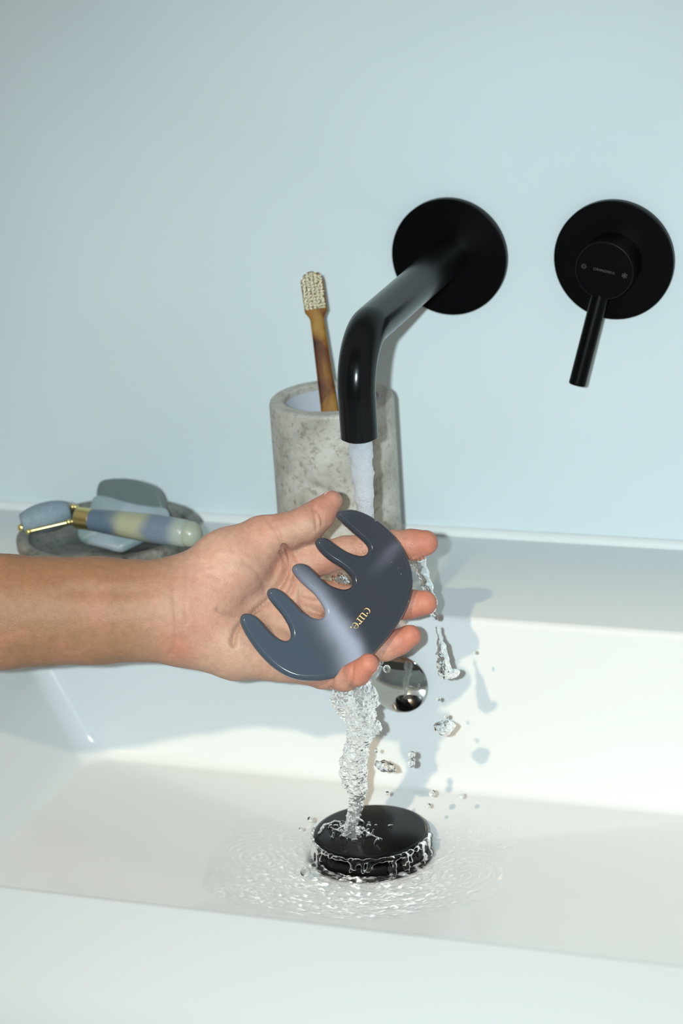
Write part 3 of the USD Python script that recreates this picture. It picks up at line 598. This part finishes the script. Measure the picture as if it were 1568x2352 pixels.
# lettering: 'cure.' in a high-contrast serif, built from strokes; unit = x height
def ell(cx, cy, rx, ry): return affinity.scale(Point(cx, cy).buffer(1, 32), rx, ry, origin=(cx, cy)) if False else affinity.translate(affinity.scale(Point(0, 0).buffer(1, 32), rx, ry), cx, cy)
def let_c(): 
    g = ell(.42, .5, .42, .52).difference(ell(.50, .5, .335, .475)).difference(Polygon([(.50, .5), (1.2, .80), (1.2, .14)]).buffer(0))
    return g.union(ell(.70, .76, .115, .12)), .86
def let_u():
    stem = lambda x: sbox(x, .04, x + .17, 1.0); bowl = ell(.50, .30, .36, .32).difference(ell(.53, .36, .27, .30)).difference(sbox(0, .36, 2, 2))
    return shapely.union_all([stem(.14), stem(.74), bowl, sbox(0, .93, .31, 1.0), sbox(.60, .93, .91, 1.0), sbox(.74, 0, 1.06, .07)]), 1.10
def let_r(): return shapely.union_all([sbox(.14, .0, .31, 1.0), sbox(0, 0, .46, .07), sbox(0, .93, .31, 1.0), ell(.50, .72, .24, .28).difference(ell(.52, .66, .20, .26)).difference(sbox(-1, -1, 2, .70)), ell(.64, .84, .115, .12)]), .80
def let_e():
    g = ell(.42, .5, .42, .52).difference(ell(.47, .5, .31, .475)).difference(sbox(.5, .18, 1.2, .50)); return g.union(sbox(.12, .50, .80, .56)), .88
def let_dot(): return ell(.13, .1, .12, .12), .3
XH = 14.2 * S1 * 1.0
o_ = (cam_to_world(H(848, 1398, -10)), cam_to_world(H(806, 1450, -10)))
def plane_uv(p):
    d = p - CAM; q = CAM + d * (((comb_p - CAM) @ cn) / (d @ cn)); return np.array([(q - comb_p) @ cex, (q - comb_p) @ cey])
base0 = plane_uv(W(840.0, 1396.5, 1.29)); base1 = plane_uv(W(802.0, 1444.0, 1.29)); dirr = (base1 - base0); dl = np.linalg.norm(dirr); ang = math.degrees(math.atan2(dirr[1], dirr[0]))
total = .86 + 1.10 + .80 + .88 + .3 + .04 * 4; sx = dl / total; xh = XH
u0 = 0.0
for fn, nm in ((let_c, 'letter'), (let_u, 'letter'), (let_r, 'letter'), (let_e, 'letter'), (let_dot, 'full_stop')):
    g, adv = fn(); g = affinity.scale(g, sx, xh, origin=(0, 0)); g = affinity.translate(g, u0, 0); u0 += (adv + .04) * sx
    g = affinity.translate(affinity.rotate(g, ang, origin=(0, 0)), *base0)
    m = trimesh.util.concatenate([trimesh.creation.extrude_polygon(q, .0003, engine='earcut') for q in getattr(g, 'geoms', [g]) if q.area > 1e-9])
    q = m.vertices; m.vertices = comb_p + q[:, :1] * cex + q[:, 1:2] * cey + (q[:, 2:3] + .0034 - .0001) * cn; m.fix_normals()
    part(nm, m, MAT['gold_foil'], comb, False, label='gold printed letter' if nm == 'letter' else None)

# ---------------------------------------------------------------- water
def blob_mesh(prims, res, amp=0.0, freq=400.0, seed=0, k=.002, stretch=(1, 1, 1), pad=.004):
    """Smoothly joined round cones in camera frame (a, b, ra, rb), roughened with noise; returns world vertices and faces."""
    pts = np.array([p[0] for p in prims] + [p[1] for p in prims]); rm_ = max(max(p[2], p[3]) for p in prims) + pad
    axs, P = grid(pts.min(0) - rm_, pts.max(0) + rm_, res); F = None
    for a, b, r1, r2 in prims:
        if np.linalg.norm(np.subtract(b, a)) < abs(r1 - r2) + 1e-5: b = np.asarray(a) + np.array([0, -(abs(r1 - r2) + 2e-5), 0])
        d = cone(P, a, b, r1, r2); F = d if F is None else smin(F, d, k)
    if amp: F = F + ((meshkit.fbm(P * freq / np.array(stretch), 2, seed) - .5) * 2 * amp).astype(np.float32)
    v, f = surface_nets(F, axs); v, f = relax(v, f, 1)
    return cam_to_world(v), f
def px_chain(pts, depth):
    """pts: (px, py, radius px[, depth offset mm])"""
    q = [(K(p[0], p[1], depth + (p[3] if len(p) > 3 else 0) * 1e-3), p[2] * depth / FPX) for p in pts]
    return [(a[0], b[0], a[1], b[1]) for a, b in zip(q[:-1], q[1:])]
DT = depth_of((0, -L, -.08)); DH = depth_of(cam_to_world(H(830, 1250, 0)))
solo('tap_water', blob_mesh(px_chain([(828, 1006, 27), (829, 1040, 26), (832, 1090, 24), (836, 1140, 20), (839, 1180, 18, 2), (842, 1225, 18, 6)], DT), .0006, .0007, 330, 3), MAT['frothy_water'], 'white aerated water stream falling from the black spout onto the comb', 'water')
DL = depth_of(on(808, 1915, 2, -.281)); dq = lambda py: 1e3 * (np.interp(py, [1580, 1915], [D0 - .004, DL]) - D0)
low = [(812, 1560, 36), (820, 1600, 36), (827, 1640, 33), (826, 1690, 27), (816, 1730, 25), (820, 1770, 21), (822, 1810, 19), (817, 1850, 15), (810, 1880, 13), (806, 1905, 14), (806, 1922, 22)]
prims = px_chain([(x, y, r, dq(y)) for x, y, r in low], D0)
prims += px_chain([(778, 1585, 12, dq(1580)), (779, 1612, 16, dq(1610)), (788, 1640, 9, dq(1640))], D0) + px_chain([(812, 1700, 10, dq(1700)), (794, 1750, 12, dq(1750)), (792, 1775, 9, dq(1775)), (800, 1800, 11, dq(1800)), (818, 1815, 8, dq(1815))], D0)
prims += px_chain([(850, 1590, 12, dq(1590)), (864, 1615, 7, dq(1610))], D0) + px_chain([(862, 1660, 8, dq(1660)), (868, 1672, 7, dq(1670)), (864, 1684, 4, dq(1680))], D0)
solo('falling_water', blob_mesh(prims, .0004, .0018, 620, 5, .0022), MAT['lively_water'], 'clear twisting water stream falling from the hand onto the black waste plug', 'water')
DI = depth_of(cam_to_world(H(970, 1280, 2)))
prims = px_chain([(944, 1288, 12), (962, 1292, 16), (972, 1318, 12), (982, 1350, 11), (990, 1382, 10), (994, 1398, 7)], DI)
solo('dripping_water', blob_mesh(prims, .0005, .0014, 420, 8, .0015), MAT['water'], 'clear water string running off the underside of the index fingertip', 'water')
prims = px_chain([(994, 1408, 7), (998, 1416, 7), (1001, 1420, 3)], DI + .004)
solo('water_drop', blob_mesh(prims, .0004, .0006, 420, 4, .0015), MAT['water'], 'small water drop just below the middle fingertip', 'water drop')
prims = px_chain([(1003, 1440, 1.6), (1008, 1462, 3), (1012, 1482, 8), (1014, 1500, 10), (1018, 1522, 13), (1021, 1544, 16)], DI + .004) + px_chain([(1021, 1546, 12), (1036, 1550, 8), (1046, 1543, 8)], DI + .004)
solo('water_splash', blob_mesh(prims, .0005, .0013, 420, 10, .0015), MAT['water'], 'clear water splash with a long tail, falling right of the chrome overflow cover', 'water')
prims = px_chain([(776, 1328, 14), (788, 1336, 12)], depth_of(cam_to_world(H(782, 1330, 6)))) 
solo('water_bubbles', blob_mesh(prims, .0004, .0013, 700, 13, .0012), MAT['water'], 'cluster of water bubbles between two comb teeth beside the index finger', 'water')
prims = px_chain([(1008, 1670, 12), (1022, 1672, 16), (1036, 1668, 10)], DL - .02)
solo('water_splash', blob_mesh(prims, .0005, .0014, 420, 15, .0015), MAT['water'], 'round clump of splashed water at the right of the falling stream', 'water')
prims = px_chain([(868, 1754, 8), (880, 1760, 12), (896, 1766, 8), (906, 1770, 4)], DL - .01)
solo('water_splash', blob_mesh(prims, .0005, .0013, 420, 17, .0015), MAT['water'], 'leaf-shaped clump of splashed water just right of the falling stream', 'water')
drops = [(945, 1734, 8.5, -.012, 'upper of two round water drops falling side by side above the plug'), (944, 1753, 9, -.012, 'lower of two round water drops falling side by side above the plug'),
         (888, 1536, 8.5, -.02, 'water drop in front of the chrome overflow cover'), (876, 1522, 4.5, -.02, 'tiny water drop beside the little finger, at the chrome cover'), (864, 1724, 4.5, -.01, 'tiny water drop close beside the falling stream'),
         (1090, 1499, 4, -.005, 'rightmost tiny water drop, above the white basin back'), (1006, 1606, 4.5, -.01, 'tiny water drop right of and below the chrome cover'), (1024, 1646, 5, -.012, 'tiny water drop just above the round clump of splashed water'),
         (889, 1822, 4.5, 0, 'tiny water drop just above the back edge of the plug'), (992, 1822, 8, .004, 'water drop above the right back of the plug'), (1060, 1828, 6, .008, 'faint water drop furthest right above the basin floor'),
         (712, 1882, 6.5, -.01, 'brown-tinted water drop at the left edge of the plug'), (984, 1850, 5, .002, 'water drop right behind the plug rim'), (700, 2003, 10.5, -.03, 'pale large water drop in front left of the plug'),
         (786, 1892, 7, -.006, 'water drop on the plug left of the stream'), (690, 1904, 4, -.012, 'tiny water drop furthest left of the plug')]
for x, y, r, dd_, lab in drops:
    c_ = W(x, y, DL + dd_); m = trimesh.creation.icosphere(3, r * DL / FPX); m.vertices *= np.array([1, 1, 1.1]); m.apply_translation(c_)
    t_ = Thing('water_drop', lab, 'water drop', c_); part('drop_surface', m, MAT['water'], t_, True)
# tiny beads of water on the comb and on the index finger behind it
def bead(c_, r, lab, nrm_):
    m = trimesh.creation.icosphere(3, r); B = frame(nrm_); q = m.vertices @ B.T; q[:, 2] *= .62; m.vertices = q @ B + c_ + nrm_ * r * .35
    solo('water_bead', m, MAT['bead_water'], lab, 'water drop', True, None)
for x, y, r, w_ in ((862, 1196, 2.2, 'near the tip of the topmost tooth'), (910, 1217, 2.6, 'highest on the rounded edge of the comb'), (900, 1291, 2.4, 'highest of the short row right of its teeth'), (915, 1304, 2.8, 'largest of the short row right of its teeth'), (921, 1318, 2.2, 'lowest of the short row right of its teeth'),
        (938, 1382, 2.4, 'at the edge beside the middle finger'), (803, 1305, 2.2, 'at the root of the second tooth from the top'), (708, 1312, 2.4, 'on the third tooth from the top')):
    d = W(x, y, 1.0) - CAM; q = comb_p + .0034 * cn; bead(CAM + d * (((q - CAM) @ cn) / (d @ cn)), r * S1 * 1.3, 'tiny water bead on the comb, ' + w_, cn)
fing = trimesh.Trimesh(cam_to_world(hv2), hf, process=False)
pxf = project(fing.vertices); front_ok = np.where(nrm[:, 2] < -.15)[0]; tree_ = cKDTree(pxf[front_ok])
for x, y, r, w_ in ((815, 1240, 3.0, 'upper left, between the top two comb teeth'), (829, 1254, 4.0, 'largest, between the top two comb teeth'), (836, 1268, 3.2, 'lowest, between the top two comb teeth'),
        (932, 1238, 3.6, 'closest to the comb edge'), (948, 1250, 2.6, 'nearest the fingertip')):
    i = front_ok[tree_.query((x, y))[1]]; n_w = nrm[i] @ ROT
    bead(np.array(fing.vertices[i]), r * S1 * 1.3, 'tiny water bead on the index finger, ' + w_, n_w / np.linalg.norm(n_w))
# splash crown on the plug and the skirt of water running off its front edge
pr = []; r2 = np.random.default_rng(12)
for i in range(30):
    a = r2.uniform(-math.pi, .12); rr = .0335 + r2.normal(0, .0006); z0 = -.2835 + r2.normal(0, .0008); ln = r2.uniform(.002, .0115)
    p0 = np.array([DC[0] + rr * math.cos(a), DC[1] + rr * math.sin(a), z0]); p1 = p0 + np.array([math.cos(a) * .0015, math.sin(a) * .0015, -ln])
    pr.append(((p0 - CAM) @ ROT.T, (p1 - CAM) @ ROT.T, r2.uniform(.0007, .0015), r2.uniform(.0004, .0013)))
ringpts = [(np.array([DC[0] + .0333 * math.cos(a), DC[1] + .0333 * math.sin(a), -.2832]) - CAM) @ ROT.T for a in np.linspace(-math.pi * 1.02, .15, 26)]
pr += [(a, b, .0011, .0011) for a, b in zip(ringpts[:-1], ringpts[1:])]
solo('water_skirt', blob_mesh(pr, .0006, .0011, 420, 30, .0015), MAT['water'], 'ragged curtain of water running off the front edge of the black plug', 'water')
pr = []
for i in range(46):
    a = r2.uniform(0, 2 * math.pi); q = abs(r2.normal(0, .4)); base_ = on(806, 1915, 2, -.2806)[:2] + np.array([math.cos(a), math.sin(a)]) * (.004 + .016 * q)
    if np.linalg.norm(base_ - DC[:2]) > .031: continue
    p0 = np.array([*base_, -.2806]); p1 = p0 + np.array([r2.normal(0, .0012), r2.normal(0, .0012), r2.uniform(.0004, .003)])
    pr.append(((p0 - CAM) @ ROT.T, (p1 - CAM) @ ROT.T, r2.uniform(.0006, .0013), r2.uniform(.0003, .0009)))
arcp = [(np.array([*on(x, y, 2, -.2804)[:2], -.2804]) - CAM) @ ROT.T for x, y in ((732, 1915), (745, 1897), (770, 1888), (795, 1890), (820, 1912), (850, 1920), (875, 1928))]
pr += [(a, b, .0009, .0009) for a, b in zip(arcp[:-1], arcp[1:])]
solo('plug_splash', blob_mesh(pr, .0005, .0008, 500, 33, .0012), MAT['water'], 'low crown of splashing water where the stream hits the black plug', 'water')
# thin film of rippling water on the basin floor round the plug
def floor_z(x, y):
    r = np.hypot(x - 0, y + .2114); return -.2855 - .0085 * np.clip(1 - (r - .04) / .16, 0, 1) ** 1.4
na, nr = 520, 190; A_ = np.arange(na) / na * 2 * np.pi
edge_px = np.array([(478, 1965), (520, 1890), (600, 1855), (700, 1850), (830, 1835), (960, 1840), (1080, 1830), (1180, 1850), (1200, 1920), (1160, 1990), (1150, 2050), (1060, 2085), (900, 2110), (760, 2112), (640, 2095), (540, 2080), (470, 2050), (460, 2005)])
ep = np.array([on(x, y, 2, -.2885)[:2] for x, y in chaikin(edge_px, 2)]); ea = np.arctan2(ep[:, 1] - DC[1], ep[:, 0] - DC[0]); er = np.hypot(ep[:, 0] - DC[0], ep[:, 1] - DC[1]); o2 = np.argsort(ea)
er_ = np.interp(A_, np.r_[ea[o2] - 2 * np.pi, ea[o2], ea[o2] + 2 * np.pi], np.r_[er[o2], er[o2], er[o2]]); er_ = er_ * (1 + .06 * (meshkit.fbm(np.c_[np.cos(A_) * 4, np.sin(A_) * 4, np.zeros(na)], 3, 3) - .5))
T_ = np.linspace(0, 1, nr)[:, None]; Rr = .0335 * (1 - T_) + er_[None] * T_; X = DC[0] + Rr * np.cos(A_); Y = DC[1] + Rr * np.sin(A_)
Z = floor_z(X, Y); h_ = np.zeros_like(Z)
for (x, y, w, a, lam) in ((600, 1962, .020, .00045, .0040), (1060, 2003, .028, .0005, .0052), (590, 2050, .016, .0005, .0042), (502, 2053, .007, .0007, .0034), (1120, 1900, .03, .0003, .006), (860, 1910, .085, .00026, .0060)):
    c_ = on(x, y, 2, -.2885)[:2]; d_ = np.hypot(X - c_[0], Y - c_[1]); h_ += a * np.cos(d_ / lam * 2 * np.pi) * np.exp(-(d_ / w) ** 2)
P3 = np.stack([X, Y, np.zeros_like(X)], -1); front_w = np.exp(-(((X - on(800, 2050, 2, -.29)[0]) / .055) ** 2 + ((Y - on(800, 2050, 2, -.29)[1]) / .05) ** 2)) + .35 * np.exp(-((Rr - .045) / .02) ** 2)
h_ += front_w * ((meshkit.fbm(P3 * np.array([260, 420, 1]), 3, 41) - .5) * .0030) + (meshkit.fbm(P3 * 150, 3, 43) - .5) * .0006
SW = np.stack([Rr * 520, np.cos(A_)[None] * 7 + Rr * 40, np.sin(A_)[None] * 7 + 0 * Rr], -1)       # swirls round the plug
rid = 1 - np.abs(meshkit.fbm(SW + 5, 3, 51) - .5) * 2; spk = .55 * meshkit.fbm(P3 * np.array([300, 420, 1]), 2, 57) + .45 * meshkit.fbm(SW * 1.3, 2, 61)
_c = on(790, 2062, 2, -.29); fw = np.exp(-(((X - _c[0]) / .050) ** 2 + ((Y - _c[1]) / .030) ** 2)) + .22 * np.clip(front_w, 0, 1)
glint = np.clip(fw, 0, 1) * sstep(rid, .80, .95) * sstep(spk, .42, .66) * .85 + np.clip(fw, 0, 1) * sstep(spk, .60, .70) * .7 + sstep(h_, .00020, .0004) * .35 * (1 - .7 * np.clip(fw, 0, 1)) + .04 * np.clip(fw, 0, 1)  # white painted into the film where ripples would focus light into glints
glint = np.clip(glint, 0, .9)
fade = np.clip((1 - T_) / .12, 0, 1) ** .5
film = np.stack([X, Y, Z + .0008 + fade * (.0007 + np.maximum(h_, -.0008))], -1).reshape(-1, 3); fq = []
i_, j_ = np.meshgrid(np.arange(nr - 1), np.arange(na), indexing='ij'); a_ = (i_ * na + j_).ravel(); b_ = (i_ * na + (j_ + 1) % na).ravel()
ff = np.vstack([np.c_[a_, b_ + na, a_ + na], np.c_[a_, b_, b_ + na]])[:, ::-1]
solo('water_film', (film, ff), MAT['water_film'], 'thin rippling sheet of clear water on the basin floor round the plug', 'water', smooth=True, color=np.repeat((glint * np.clip((1 - T_) / .1, 0, 1)).reshape(-1, 1), 3, 1))
